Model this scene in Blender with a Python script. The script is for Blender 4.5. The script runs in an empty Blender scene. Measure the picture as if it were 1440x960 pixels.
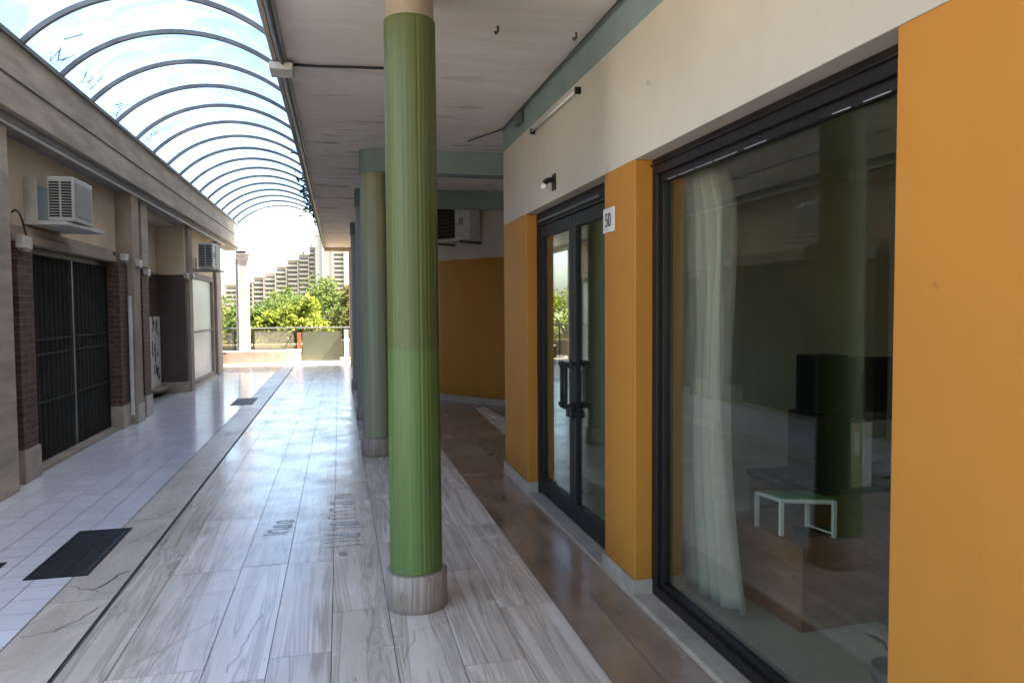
import bpy, bmesh, math, random
from mathutils import Vector, Matrix
R = math.radians
PI = math.pi
scene = bpy.context.scene
col = scene.collection
random.seed(7)

# ------------------------------------------------------------------ nodes
def new_mat(name):
    m = bpy.data.materials.new(name); m.use_nodes = True
    nt = m.node_tree; nt.nodes.clear()
    out = nt.nodes.new('ShaderNodeOutputMaterial')
    return m, nt, out
class N:
    def __init__(s, nt): s.nt = nt
    def node(s, t, **kw):
        n = s.nt.nodes.new(t)
        for k, v in kw.items(): setattr(n, k, v)
        return n
    def link(s, a, b): s.nt.links.new(a, b)
    def pos(s): return s.node('ShaderNodeNewGeometry').outputs['Position']
    def mapv(s, v, scale=(1, 1, 1), loc=(0, 0, 0), rot=(0, 0, 0)):
        n = s.node('ShaderNodeMapping'); s.link(v, n.inputs['Vector'])
        n.inputs['Scale'].default_value = scale; n.inputs['Location'].default_value = loc
        n.inputs['Rotation'].default_value = rot
        return n.outputs[0]
    def noise(s, v, scale, detail=4, rough=.55, dist=0):
        n = s.node('ShaderNodeTexNoise'); s.link(v, n.inputs['Vector'])
        n.inputs['Scale'].default_value = scale; n.inputs['Detail'].default_value = detail
        n.inputs['Roughness'].default_value = rough; n.inputs['Distortion'].default_value = dist
        return n.outputs['Fac']
    def ramp(s, f, stops):
        n = s.node('ShaderNodeValToRGB'); s.link(f, n.inputs[0])
        e = n.color_ramp.elements
        while len(e) < len(stops): e.new(.5)
        for el, (p, c) in zip(e, stops):
            el.position = p
            el.color = (c, c, c, 1) if isinstance(c, (int, float)) else (*c, 1)
        return n.outputs['Color']
    def mix(s, f, a, b, mode='MIX'):
        n = s.node('ShaderNodeMix', data_type='RGBA', blend_type=mode)
        for i, v in ((0, f), (6, a), (7, b)):
            if hasattr(v, 'is_linked'): s.link(v, n.inputs[i])
            elif i == 0: n.inputs[0].default_value = v
            else: n.inputs[i].default_value = (*v, 1)
        return n.outputs[2]
    def math(s, op, a, b=None):
        n = s.node('ShaderNodeMath', operation=op)
        for i, v in ((0, a), (1, b)):
            if v is None: continue
            if hasattr(v, 'is_linked'): s.link(v, n.inputs[i])
            else: n.inputs[i].default_value = v
        return n.outputs[0]
    def sep(s, v):
        n = s.node('ShaderNodeSeparateXYZ'); s.link(v, n.inputs[0]); return n.outputs
    def schlick(s, f0):
        lw = s.node('ShaderNodeLayerWeight'); lw.inputs[0].default_value = .5
        return s.math('ADD', s.math('MULTIPLY', s.math('POWER', lw.outputs['Facing'], 5.0), 1 - f0), f0)
    def bump(s, h, strength=.2, dist=.01):
        n = s.node('ShaderNodeBump'); s.link(h, n.inputs['Height'])
        n.inputs['Strength'].default_value = strength; n.inputs['Distance'].default_value = dist
        return n.outputs[0]
    def bsdf(s, base, rough=.6, metal=0, spec=.5, normal=None):
        b = s.node('ShaderNodeBsdfPrincipled')
        for k, v in (('Base Color', base), ('Roughness', rough), ('Metallic', metal), ('Specular IOR Level', spec)):
            if hasattr(v, 'is_linked'): s.link(v, b.inputs[k])
            else: b.inputs[k].default_value = (*v, 1) if isinstance(v, tuple) else v
        if normal is not None: s.link(normal, b.inputs['Normal'])
        return b.outputs[0]

def surf(name, c, dirt=.78, scale=1.5, fine=45, rough=.75, bump=.15, metal=0, spec=.4, streak=None, tint=None, bdist=.004, grain=.2, marks=0):
    """Surface with large soft stains, fine grain and a little relief."""
    m, nt, out = new_mat(name); n = N(nt); p = n.pos()
    pv = n.mapv(p, streak) if streak else p
    big = n.ramp(n.noise(pv, scale, 6, .6), [(.36, 0), (.66, 1)])
    d = tuple(x * dirt for x in c)
    if tint: d = tuple(a * b for a, b in zip(d, tint))
    b = n.mix(big, d, c)
    g = n.noise(p, fine, 3, .6)
    if marks:
        nk = n.noise(n.mapv(p, (1, 1, .7), (3, 7, 1)), 7.5, 2, .5)
        b = n.mix(n.math('MULTIPLY', n.ramp(nk, [(.755, 0), (.77, 1)]), .45), b, tuple(x * .45 for x in c))
        dr = n.noise(n.mapv(p, (9, 9, .55)), 1.2, 5, .65)
        b = n.mix(n.ramp(dr, [(.55, 0), (.75, marks)]), b, tuple(x * .72 for x in c))
        hz = n.math('ADD', n.sep(p)[2], n.math('MULTIPLY', n.noise(p, 5, 5, .7), -.55))
        b = n.mix(n.ramp(n.math('ADD', hz, .2), [(.0, .5), (.22, 0)]), b, tuple(x * .6 for x in c))
    b = n.mix(grain, b, n.ramp(g, [(.3, .62), (.7, 1.0)]), 'MULTIPLY')
    rr = n.math('ADD', n.math('MULTIPLY', g, .2), rough - .1)
    sh = n.bsdf(b, rr, metal, spec, n.bump(g, bump, bdist) if bump else None)
    n.link(sh, out.inputs[0]); return m

MT = {}
def build_materials():
    MT['white_plaster'] = surf('white_plaster', (.55, .485, .40), .82, .9, 70, .8, .2, grain=.08, marks=.3)
    MT['orange_paint'] = surf('orange_paint', (.45, .185, .021), .88, .8, 60, .6, .12, grain=.07, marks=.3)
    MT['teal_paint'] = surf('teal_paint', (.225, .295, .28), .8, 2.0, 50, .6, .15)
    MT['cream_plaster'] = surf('cream_plaster', (.74, .60, .43), .76, 1.6, 55, .85, .3)
    MT['concrete'] = surf('concrete', (.50, .425, .335), .66, 2.2, 40, .85, .5, streak=(3, .5, 3))
    MT['concrete_warm'] = surf('concrete_warm', (.40, .32, .24), .7, 2.0, 45, .8, .35)
    MT['soffit_grey'] = surf('soffit_grey', (.32, .31, .30), .75, 1.5, 40, .8, .2)
    MT['stone_base'] = surf('stone_base', (.45, .375, .29), .7, 6, 60, .5, .2)
    MT['brown_tile'] = surf('brown_tile', (.105, .072, .06), .75, 3, 40, .5, .15)
    MT['dark_metal'] = surf('dark_metal', (.011, .0105, .010), .7, 6, 80, .5, .05, metal=.2)
    MT['brown_metal'] = surf('brown_metal', (.016, .012, .010), .7, 6, 80, .45, .05, metal=.2)
    MT['gate_metal'] = surf('gate_metal', (.045, .045, .040), .7, 6, 80, .75, .05, spec=.2)
    MT['grey_metal'] = surf('grey_metal', (.13, .13, .125), .7, 5, 60, .4, .05, metal=.5)
    MT['galv'] = surf('galvanised', (.42, .43, .44), .7, 5, 60, .45, .05, metal=.5)
    MT['hoop_metal'] = surf('hoop_metal', (.27, .26, .24), .6, 4, 50, .5, .1, metal=.3)
    MT['ac_white'] = surf('ac_white', (.60, .58, .53), .74, 5, 60, .5, .05)
    MT['ac_grey'] = surf('ac_grey', (.30, .27, .24), .8, 4, 60, .5, .05)
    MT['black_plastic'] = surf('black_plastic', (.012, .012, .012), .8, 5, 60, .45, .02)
    MT['white_paint'] = surf('white_paint', (.74, .72, .68), .8, 4, 60, .55, .05)
    MT['parapet_paint'] = surf('parapet_paint', (.60, .55, .48), .75, 4, 60, .6, .05)
    MT['box_white'] = surf('box_white', (.62, .58, .52), .7, 9, 60, .5, .05)
    MT['tube_glass'] = surf('tube_glass', (.82, .83, .82), .95, 4, 60, .2, 0)
    MT['red_paint'] = surf('red_paint', (.42, .09, .04), .6, 8, 60, .5, .05)
    MT['wood_brown'] = surf('wood_brown', (.30, .125, .055), .7, 3, 60, .4, .05, streak=(1, 1, 9))
    MT['green_board'] = surf('green_board', (.12, .26, .07), .8, 3, 60, .7, 0, spec=.15)
    MT['paper_tan'] = surf('paper_tan', (.55, .38, .22), .8, 8, 60, .6, 0)
    MT['paper_white'] = surf('paper_white', (.7, .66, .58), .8, 8, 60, .6, 0)
    MT['interior_wall'] = surf('interior_wall', (.72, .68, .54), .85, 1, 50, .8, .05)
    MT['interior_floor'] = surf('interior_floor', (.66, .62, .50), .88, 2, 50, .35, 0)
    MT['pot_grey'] = surf('pot_grey', (.20, .20, .19), .8, 6, 60, .5, .05)
    MT['plant_leaf'] = surf('plant_leaf', (.05, .10, .03), .7, 9, 60, .45, 0)
    MT['bark'] = surf('bark', (.10, .075, .05), .6, 6, 60, .9, .4)
    MT['tan_wall'] = surf('tan_wall', (.30, .225, .12), .45, 1.3, 12, .85, .2)
    MT['far_wall'] = surf('far_wall', (.35, .285, .235), .85, .02, 1, .85, 0)
    MT['far_wall_pink'] = surf('far_wall_pink', (.36, .27, .22), .85, .02, 1, .85, 0)
    MT['far_white'] = surf('far_white', (.52, .46, .41), .9, .02, 1, .85, 0)
    MT['far_band'] = surf('far_band', (.44, .375, .32), .85, .05, 1, .85, 0)
    MT['far_dark'] = surf('far_dark', (.13, .105, .09), .8, .05, 1, .5, 0)
    MT['leaf_litter'] = surf('leaf_litter', (.02, .014, .008), .6, 20, 60, .8, 0)
    MT['ground'] = surf('ground', (.14, .13, .06), .6, .15, 3, .95, .3, tint=(.7, 1, .6))
    MT['chalk'] = surf('chalk', (.88, .86, .82), .7, 14, 80, .35, 0)
    MT['chalk_dark'] = surf('chalk_dark', (.12, .11, .10), .7, 14, 80, .4, 0)
    MT['digit_black'] = surf('digit_black', (.02, .02, .02), .8, 9, 60, .5, 0)
    MT['plaque'] = surf('plaque', (.68, .66, .60), .82, 14, 90, .35, 0)
    MT['groove'] = surf('groove_dark', (.085, .08, .075), .6, 6, 60, .8, .2)
    MT['grout'] = surf('grout_dark', (.17, .15, .13), .7, 6, 60, .7, .1)
    MT['tile_grout'] = surf('tile_grout', (.30, .30, .30), .7, 6, 60, .6, .1)

    # ---- ceiling: stained slab with board marks and peeling paint
    m, nt, out = new_mat('ceiling_paint'); n = N(nt); p = n.pos()
    big = n.ramp(n.noise(p, .8, 5, .6), [(.35, 0), (.7, 1)])
    base = n.mix(big, (.66, .585, .50), (.77, .70, .61))
    st = n.noise(n.mapv(p, (1.0, 3.0, 1)), .9, 6, .6, .5)
    base = n.mix(n.ramp(st, [(.5, 0), (.66, .7)]), base, (.80, .76, .70))
    cr = n.noise(n.mapv(p, (1.1, 4.6, 1), (3, 1, 0)), 1.2, 7, .68, .9)
    yy = n.sep(p)[1]
    far = n.node('ShaderNodeMapRange'); n.link(yy, far.inputs[0])
    far.inputs[1].default_value = 4.5; far.inputs[2].default_value = 7.5
    pe = n.math('MULTIPLY', n.ramp(cr, [(.56, 0), (.61, 1)]), far.outputs[0])
    base = n.mix(n.math('MULTIPLY', pe, .75), base, (.25, .21, .18))
    pw = n.math('MULTIPLY', n.ramp(cr, [(.46, 0), (.545, 1), (.57, 0)]), far.outputs[0])
    base = n.mix(n.math('MULTIPLY', pw, .6), base, (.70, .67, .63))
    h = n.math('ADD', n.math('MULTIPLY', cr, .8), st)
    n.link(n.bsdf(base, .8, 0, .3, n.bump(h, .35, .02)), out.inputs[0]); MT['ceiling'] = m

    # ---- brick
    m, nt, out = new_mat('dark_brick'); n = N(nt); p = n.pos()
    s = n.sep(p); c = n.node('ShaderNodeCombineXYZ')
    n.link(n.math('ADD', s[1], s[0]), c.inputs[0]); n.link(s[2], c.inputs[1])
    b = n.node('ShaderNodeTexBrick'); n.link(c.outputs[0], b.inputs['Vector'])
    b.inputs['Color1'].default_value = (.13, .062, .04, 1); b.inputs['Color2'].default_value = (.075, .036, .026, 1)
    b.inputs['Mortar'].default_value = (.15, .115, .09, 1); b.inputs['Scale'].default_value = 1
    b.inputs['Brick Width'].default_value = .24; b.inputs['Row Height'].default_value = .065
    b.inputs['Mortar Size'].default_value = .006; b.inputs['Bias'].default_value = -.1
    g = n.noise(p, 9, 6, .65)
    base = n.mix(.7, b.outputs['Color'], n.ramp(g, [(.3, .45), (.7, 1.1)]), 'MULTIPLY')
    sc = n.noise(n.mapv(p, (2, 2, 26)), 1.6, 5, .7)
    base = n.mix(n.ramp(sc, [(.62, 0), (.70, .5)]), base, (.30, .25, .20))
    hh = n.math('ADD', n.math('MULTIPLY', b.outputs['Fac'], -1), n.math('MULTIPLY', g, .4))
    n.link(n.bsdf(base, .7, 0, .35, n.bump(hh, .6, .006)), out.inputs[0]); MT['brick'] = m

    # ---- stone slabs: travertine flow lines; 'rnd' varies from slab to slab
    def stone(name, c0, c1, c2, scale, rough, vein=.6, along=(4.6, .38, 1), tone=(.76, 1.06), wave=.2, rvar=.22):
        m, nt, out = new_mat(name); n = N(nt); p = n.pos()
        at = n.node('ShaderNodeAttribute', attribute_name='rnd')
        off = n.node('ShaderNodeVectorMath', operation='MULTIPLY'); n.link(at.outputs['Vector'], off.inputs[0]); off.inputs[1].default_value = (37, 53, 11)
        ad = n.node('ShaderNodeVectorMath', operation='ADD'); n.link(p, ad.inputs[0]); n.link(off.outputs[0], ad.inputs[1])
        v = ad.outputs[0]
        f1 = n.noise(n.mapv(v, along), scale, 5, .58, .9)
        f2 = n.noise(n.mapv(v, tuple(x * (1.35 if i == 0 else .8) for i, x in enumerate(along))), scale * 1.4, 3.5, .55, 1.1)
        f3 = n.noise(p, .7, 4, .5)
        base = n.mix(n.ramp(f1, [(.32, 0), (.62, 1)]), c0, c1)
        base = n.mix(n.math('MULTIPLY', n.ramp(f2, [(.44, 0), (.50, 1), (.535, .1), (.58, .75), (.63, 0)]), vein), base, c2)
        rs = n.node('ShaderNodeSeparateColor'); n.link(at.outputs['Color'], rs.inputs[0])
        base = n.mix(1, base, n.ramp(rs.outputs[0], [(0, tone[0]), (1, tone[1])]), 'MULTIPLY')
        base = n.mix(n.math('MULTIPLY', n.ramp(f3, [(.42, 0), (.62, 1)]), .22), base, c2)
        pits = n.noise(n.mapv(v, (60, 14, 1)), 1, 2, .5)
        base = n.mix(n.ramp(pits, [(.70, 0), (.76, .6)]), base, tuple(x * .35 for x in c0))
        rg = n.math('ADD', n.math('MULTIPLY', n.ramp(n.noise(p, 2.3, 6, .65), [(.3, 0), (.75, 1)]), rvar), rough)
        wav = n.noise(n.mapv(p, (2.2, 3.2, 1)), 1.0, 3, .5)
        hh = n.math('ADD', wav, n.math('MULTIPLY', f1, .06))
        n.link(n.bsdf(base, rg, 0, .55, n.bump(hh, wave, .02)), out.inputs[0]); MT[name] = m
    stone('light_stone', (.66, .545, .42), (.82, .71, .575), (.30, .225, .155), 1.0, .12)
    stone('kerb_stone', (.52, .425, .315), (.64, .535, .41), (.33, .265, .19), 1.0, .26, .35, (3, 1.2, 1))
    stone('brown_stone', (.18, .105, .062), (.37, .235, .145), (.34, .25, .18), .55, .10, .4, (3.5, 1.6, 1))
    stone('tile_stone', (.70, .675, .65), (.74, .715, .69), (.66, .635, .61), 1.0, .13, .08, (2, 2, 1), (.93, 1.03), .05, .05)
    stone('bounce_stone', (.45, .37, .26), (.55, .46, .34), (.36, .29, .2), 1.0, .5)
    stone('terrace_tile', (.24, .175, .13), (.33, .25, .19), (.19, .14, .105), 1.0, .14, .3, (2, 2, 1), (.8, 1.05), .1)
    stone('base_stone', (.40, .325, .255), (.54, .45, .37), (.22, .165, .125), 1.0, .5, .9, (16, 16, .9))

    # ---- fluted columns; a colour change at a set height, two coats of paint on the green one
    def shaft(name, lo, hi, zc):
        m, nt, out = new_mat(name); n = N(nt); p = n.pos()
        z = n.math('ADD', n.sep(p)[2], n.math('MULTIPLY', n.noise(p, 25, 2), .01))
        base = n.mix(n.ramp(n.math('ADD', n.math('MULTIPLY', z, 1 / 4.0), 0), [(zc / 4.0 - .001, 0), (zc / 4.0 + .003, 1)]), lo, hi)
        g = n.noise(n.mapv(p, (22, 22, .5)), 1, 5, .6)
        base = n.mix(.75, base, n.ramp(g, [(.3, .62), (.7, 1.06)]), 'MULTIPLY')
        chip = n.noise(n.mapv(p, (20, 20, 3)), 1.3, 3)
        base = n.mix(n.ramp(chip, [(.72, 0), (.76, .5)]), base, (.34, .36, .25))
        n.link(n.bsdf(base, .48, 0, .4, n.bump(g, .25, .006)), out.inputs[0]); MT[name] = m
    shaft('column_green', (.112, .178, .046), (.108, .130, .040), 1.335)
    shaft('column_sage', (.29, .31, .19), (.33, .315, .18), 1.9)
    shaft('column_teal', (.33, .325, .245), (.34, .33, .25), 1.5)

    # ---- glass
    def glass(name, tint, mult, rough=0.0):
        m, nt, out = new_mat(name); n = N(nt)
        fr = n.schlick(.042)
        t = n.node('ShaderNodeBsdfTransparent'); t.inputs[0].default_value = (*tint, 1)
        g = n.node('ShaderNodeBsdfGlossy'); g.inputs['Roughness'].default_value = rough
        g.inputs['Color'].default_value = (.95, 1, .96, 1)
        mx = n.node('ShaderNodeMixShader')
        n.link(n.math('MINIMUM', n.math('MULTIPLY', fr, mult), 1.0), mx.inputs[0])
        n.link(t.outputs[0], mx.inputs[1]); n.link(g.outputs[0], mx.inputs[2]); n.link(mx.outputs[0], out.inputs[0]); MT[name] = m
    glass('shop_glass', (.87, .885, .84), 1.7)
    glass('door_glass', (.75, .8, .74), 1.5)
    # shop-window pane (sky reflection put into its pale colour) and frosted balustrade panes
    def milky(name, c, mixf, rough=.25):
        m, nt, out = new_mat(name); n = N(nt); p = n.pos()
        d = n.bsdf(n.mix(n.noise(p, 2, 4), tuple(x * .75 for x in c), c), rough, 0, .6)
        t = n.node('ShaderNodeBsdfTransparent'); t.inputs[0].default_value = (*[min(1, x * 1.4) for x in c], 1)
        mx = n.node('ShaderNodeMixShader'); mx.inputs[0].default_value = mixf
        n.link(t.outputs[0], mx.inputs[1]); n.link(d, mx.inputs[2]); n.link(mx.outputs[0], out.inputs[0]); MT[name] = m
    milky('pale_reflection_glass', (.78, .86, .80), .97, .3)
    milky('olive_glass', (.10, .105, .07), .88, .1)
    milky('clear_panel', (.55, .53, .45), .2, .1)
    # vault sheeting: clear plastic with sky blue put into its tint, stained, with cloudy patches where it has crazed
    m, nt, out = new_mat('vault_sheet'); n = N(nt); p = n.pos()
    a = n.ramp(n.noise(n.mapv(p, (1.2, .9, 1.2)), 1.1, 8, .68, 1.1), [(.42, .02), (.54, .16), (.58, .05), (.68, .4)])
    sp = n.ramp(n.noise(p, 22, 4, .7), [(.66, 0), (.74, .35)])
    fac = n.math('MINIMUM', n.math('ADD', a, sp), .8)
    t = n.node('ShaderNodeBsdfTransparent')
    cl = n.noise(n.mapv(p, (1.1, 1.5, 1.1), (4, 2, 0)), 1.0, 6, .62, 1.2)
    n.link(n.mix(n.ramp(cl, [(.36, 0), (.52, .35), (.545, .8), (.62, 1)]), (.43, .52, .655), (.78, .83, .90)), t.inputs[0])
    tr = n.node('ShaderNodeBsdfTranslucent'); tr.inputs[0].default_value = (.74, .77, .78, 1)
    gl = n.node('ShaderNodeBsdfGlossy'); gl.inputs['Roughness'].default_value = .15
    fr = n.math('MULTIPLY', n.schlick(.03), .35)
    m1 = n.node('ShaderNodeMixShader'); m2 = n.node('ShaderNodeMixShader')
    n.link(fac, m1.inputs[0]); n.link(t.outputs[0], m1.inputs[1]); n.link(tr.outputs[0], m1.inputs[2])
    n.link(fr, m2.inputs[0]); n.link(m1.outputs[0], m2.inputs[1]); n.link(gl.outputs[0], m2.inputs[2])
    n.link(m2.outputs[0], out.inputs[0]); MT['vault_sheet'] = m
    # curtain
    m, nt, out = new_mat('curtain_voile'); n = N(nt); p = n.pos()
    d = n.node('ShaderNodeBsdfDiffuse'); d.inputs[0].default_value = (.84, .82, .74, 1)
    tr = n.node('ShaderNodeBsdfTranslucent'); tr.inputs[0].default_value = (.84, .82, .74, 1)
    t = n.node('ShaderNodeBsdfTransparent')
    m1 = n.node('ShaderNodeMixShader'); m1.inputs[0].default_value = .4
    m2 = n.node('ShaderNodeMixShader'); m2.inputs[0].default_value = .22
    n.link(d.outputs[0], m1.inputs[1]); n.link(tr.outputs[0], m1.inputs[2])
    n.link(m1.outputs[0], m2.inputs[1]); n.link(t.outputs[0], m2.inputs[2]); n.link(m2.outputs[0], out.inputs[0]); MT['curtain'] = m
    # foliage
    def leaf(name, c0, c1):
        m, nt, out = new_mat(name); n = N(nt); p = n.pos()
        f = n.ramp(n.noise(p, 2.2, 3, .7), [(.35, 0), (.65, 1)])
        cc = n.mix(f, c0, c1)
        b = n.node('ShaderNodeBsdfDiffuse'); tr = n.node('ShaderNodeBsdfTranslucent'); n.link(cc, b.inputs[0]); n.link(cc, tr.inputs[0])
        mx = n.node('ShaderNodeMixShader'); mx.inputs[0].default_value = .4
        n.link(b.outputs[0], mx.inputs[1]); n.link(tr.outputs[0], mx.inputs[2]); n.link(mx.outputs[0], out.inputs[0]); MT[name] = m
    leaf('leaf_yellow', (.12, .15, .02), (.19, .205, .035))
    leaf('leaf_green', (.065, .095, .024), (.125, .15, .04))
    leaf('leaf_dark', (.06, .095, .026), (.11, .145, .035))
    leaf('creeper_leaf', (.018, .026, .02), (.035, .045, .03))
    leaf('leaf_olive', (.085, .085, .03), (.13, .12, .04))
build_materials()

# ------------------------------------------------------------------ meshes
class MB:
    def __init__(s): s.v = []; s.f = []; s.a = None
    def face_box(s, c8):
        b = len(s.v); s.v += [tuple(c) for c in c8]
        for q in ((0, 3, 2, 1), (4, 5, 6, 7), (0, 1, 5, 4), (1, 2, 6, 5), (2, 3, 7, 6), (3, 0, 4, 7)):
            s.f.append(tuple(b + i for i in q))
        return s
    def box(s, x0, x1, y0, y1, z0, z1):
        x0, x1 = sorted((x0, x1)); y0, y1 = sorted((y0, y1)); z0, z1 = sorted((z0, z1))
        return s.face_box([(x0, y0, z0), (x1, y0, z0), (x1, y1, z0), (x0, y1, z0), (x0, y0, z1), (x1, y0, z1), (x1, y1, z1), (x0, y1, z1)])
    def obox(s, c, size, rotz=0, tilt=None):
        m = Matrix.Translation(c) @ Matrix.Rotation(rotz, 4, 'Z')
        if tilt: m = m @ Matrix.Rotation(tilt[0], 4, tilt[1])
        a, b, d = (k / 2 for k in size)
        return s.face_box([m @ Vector(q) for q in ((-a, -b, -d), (a, -b, -d), (a, b, -d), (-a, b, -d), (-a, -b, d), (a, -b, d), (a, b, d), (-a, b, d))])
    def prism(s, poly, z0, z1):
        b = len(s.v); k = len(poly)
        s.v += [(x, y, z0) for x, y in poly] + [(x, y, z1) for x, y in poly]
        s.f.append(tuple(b + i for i in reversed(range(k)))); s.f.append(tuple(b + k + i for i in range(k)))
        for i in range(k):
            j = (i + 1) % k; s.f.append((b + i, b + j, b + k + j, b + k + i))
        return s
    def tube(s, pts, r, n=8, r1=None):
        pts = [Vector(p) for p in pts]; b = len(s.v); k = len(pts)
        for i, p in enumerate(pts):
            t = (pts[min(i + 1, k - 1)] - pts[max(i - 1, 0)]).normalized()
            u = t.cross(Vector((0, 0, 1)))
            if u.length < 1e-3: u = t.cross(Vector((0, 1, 0)))
            u.normalize(); w = t.cross(u)
            rr = r if r1 is None else r + (r1 - r) * i / max(1, k - 1)
            for q in range(n):
                an = 2 * PI * q / n
                s.v.append(tuple(p + (u * math.cos(an) + w * math.sin(an)) * rr))
        for i in range(k - 1):
            for q in range(n):
                q2 = (q + 1) % n
                s.f.append((b + i * n + q, b + i * n + q2, b + (i + 1) * n + q2, b + (i + 1) * n + q))
        s.f.append(tuple(b + q for q in reversed(range(n)))); s.f.append(tuple(b + (k - 1) * n + q for q in range(n)))
        return s
    def lathe(s, prof, cx, cy, n=32, flute=None):
        b = len(s.v)
        dep = [random.choice((.2, .5, .8, 1.0)) if q % 3 == 0 else random.choice((0, 0, .15)) for q in range(n)]
        for r, z in prof:
            for q in range(n):
                rr = r
                if flute: rr = r - flute[1] * 1.25 * dep[q]
                an = 2 * PI * q / n
                s.v.append((cx + rr * math.cos(an), cy + rr * math.sin(an), z))
        for i in range(len(prof) - 1):
            for q in range(n):
                q2 = (q + 1) % n
                s.f.append((b + i * n + q, b + i * n + q2, b + (i + 1) * n + q2, b + (i + 1) * n + q))
        s.f.append(tuple(b + q for q in reversed(range(n)))); s.f.append(tuple(b + (len(prof) - 1) * n + q for q in range(n)))
        return s
    def quad(s, *p):
        b = len(s.v); s.v += [tuple(q) for q in p]; s.f.append(tuple(range(b, b + len(p)))); return s
    def build(s, name, mat, parent=None, bevel=0, smooth=False, rnd=None, origin=None):
        if parent is not None:
            o0 = Vector(OFF[parent.name])
        elif origin is not None: o0 = Vector(origin)
        else:
            xs, ys, zs = zip(*s.v)
            o0 = Vector(((min(xs) + max(xs)) / 2, (min(ys) + max(ys)) / 2, min(zs)))
        me = bpy.data.meshes.new(name)
        me.from_pydata([tuple(Vector(v) - o0) for v in s.v], [], s.f); me.update()
        me.materials.append(MT[mat] if isinstance(mat, str) else mat)
        if smooth:
            me.polygons.foreach_set('use_smooth', [True] * len(me.polygons))
        if rnd is not None:
            at = me.color_attributes.new('rnd', 'FLOAT_COLOR', 'CORNER'); i = 0
            for pi, pl in enumerate(me.polygons):
                c = rnd[pi] if pi < len(rnd) else (.5, .5, .5)
                for li in pl.loop_indices: at.data[li].color = (*c, 1)
        o = bpy.data.objects.new(name, me); col.objects.link(o)
        if parent is not None: o.parent = parent; OFF[o.name] = tuple(o0)
        else: o.location = o0; OFF[o.name] = tuple(o0)
        if bevel:
            b = o.modifiers.new('Bevel', 'BEVEL'); b.width = bevel; b.segments = 2; b.limit_method = 'ANGLE'
        return o
OFF = {}
def tag(o, label=None, cat=None, group=None, kind=None):
    if label: o['label'] = label
    if cat: o['category'] = cat
    if group: o['group'] = group
    if kind: o['kind'] = kind
    return o
def thing(name, loc, label, cat, group=None):
    o = bpy.data.objects.new(name, None); col.objects.link(o); o.location = loc; o.empty_display_size = .1
    OFF[o.name] = tuple(loc)
    return tag(o, label, cat, group)
def B(*a): return MB().box(*a)
def copy_thing(root, loc, label, rotz=None):
    r = root.copy(); col.objects.link(r); r.location = loc; r['label'] = label; OFF[r.name] = tuple(loc)
    if rotz is not None: r.rotation_euler = (0, 0, rotz)
    for ch in list(root.children):
        c = ch.copy(); col.objects.link(c); c.parent = r
        for g in list(ch.children):
            d = g.copy(); col.objects.link(d); d.parent = c
    return r
ru = random.uniform
def rc(): return (random.random(), random.random(), random.random())

# ------------------------------------------------------------------ camera (f 26 mm, eye 1.55 m)
H = 1.55; F = 1040.0
d = Vector((477 - 720, -(434 - 480), F)).normalized()            # the passage's direction, seen by the camera
r_ = R(1.0); up = Vector((-math.sin(r_), math.cos(r_), 0)); Zc = (up - d * up.dot(d)).normalized()
Xc = d.cross(Zc)
if Xc.x < 0: Xc = -Xc
cam = bpy.data.cameras.new('camera'); cam.lens = 36 * F / 1440; cam.sensor_width = 36; cam.clip_end = 5000; cam.clip_start = .05
co = bpy.data.objects.new('camera', cam); col.objects.link(co); scene.camera = co
m3 = Matrix(((Xc.x, Xc.y, -Xc.z), (d.x, d.y, -d.z), (Zc.x, Zc.y, -Zc.z)))
co.matrix_world = Matrix.Translation((0, 0, H)) @ m3.to_4x4()

# ------------------------------------------------------------------ light
SUN_EL, SUN_AZ = R(52), R(97)           # azimuth clockwise from +Y
w = bpy.data.worlds.new('World'); scene.world = w; w.use_nodes = True
nt = w.node_tree; bg = nt.nodes['Background']
sky = nt.nodes.new('ShaderNodeTexSky'); sky.sky_type = 'NISHITA'; sky.sun_disc = False
sky.sun_elevation = SUN_EL; sky.sun_rotation = SUN_AZ; sky.dust_density = 3.0; sky.air_density = 1.0; sky.altitude = 50
nt.links.new(sky.outputs[0], bg.inputs[0]); bg.inputs[1].default_value = .085
sl = bpy.data.lights.new('sun', 'SUN'); sl.energy = 5.0; sl.angle = R(.5); sl.color = (1, .95, .86)
so = bpy.data.objects.new('sun', sl); col.objects.link(so)
to_sun = Vector((math.cos(SUN_EL) * math.sin(SUN_AZ), math.cos(SUN_EL) * math.cos(SUN_AZ), math.sin(SUN_EL)))
so.rotation_euler = to_sun.to_track_quat('Z', 'Y').to_euler(); so.location = (6, 0, 12)
scene.view_settings.view_transform = 'Standard'; scene.view_settings.look = 'None'
scene.view_settings.exposure = 3.5; scene.view_settings.gamma = 1
scene.view_settings.use_curve_mapping = False
scene.render.engine = 'CYCLES'
cy = scene.cycles; cy.use_denoising = True; cy.max_bounces = 10; cy.diffuse_bounces = 5; cy.glossy_bounces = 5
cy.transparent_max_bounces = 16; cy.transmission_bounces = 6; cy.caustics_reflective = False; cy.caustics_refractive = False
cy.sample_clamp_indirect = 8

# ------------------------------------------------------------------ ground and paving
XL, XR = -2.77, 1.5
tag(MB().quad((-1500, -300, -4.0), (1500, -300, -4.0), (1500, 2500, -4.0), (-1500, 2500, -4.0)).build('ground', 'ground'), kind='structure')
tag(B(-24, 8, -16, 22.75, -4.0, -.012).build('terrace_slab', 'grout'), kind='structure')

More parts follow.
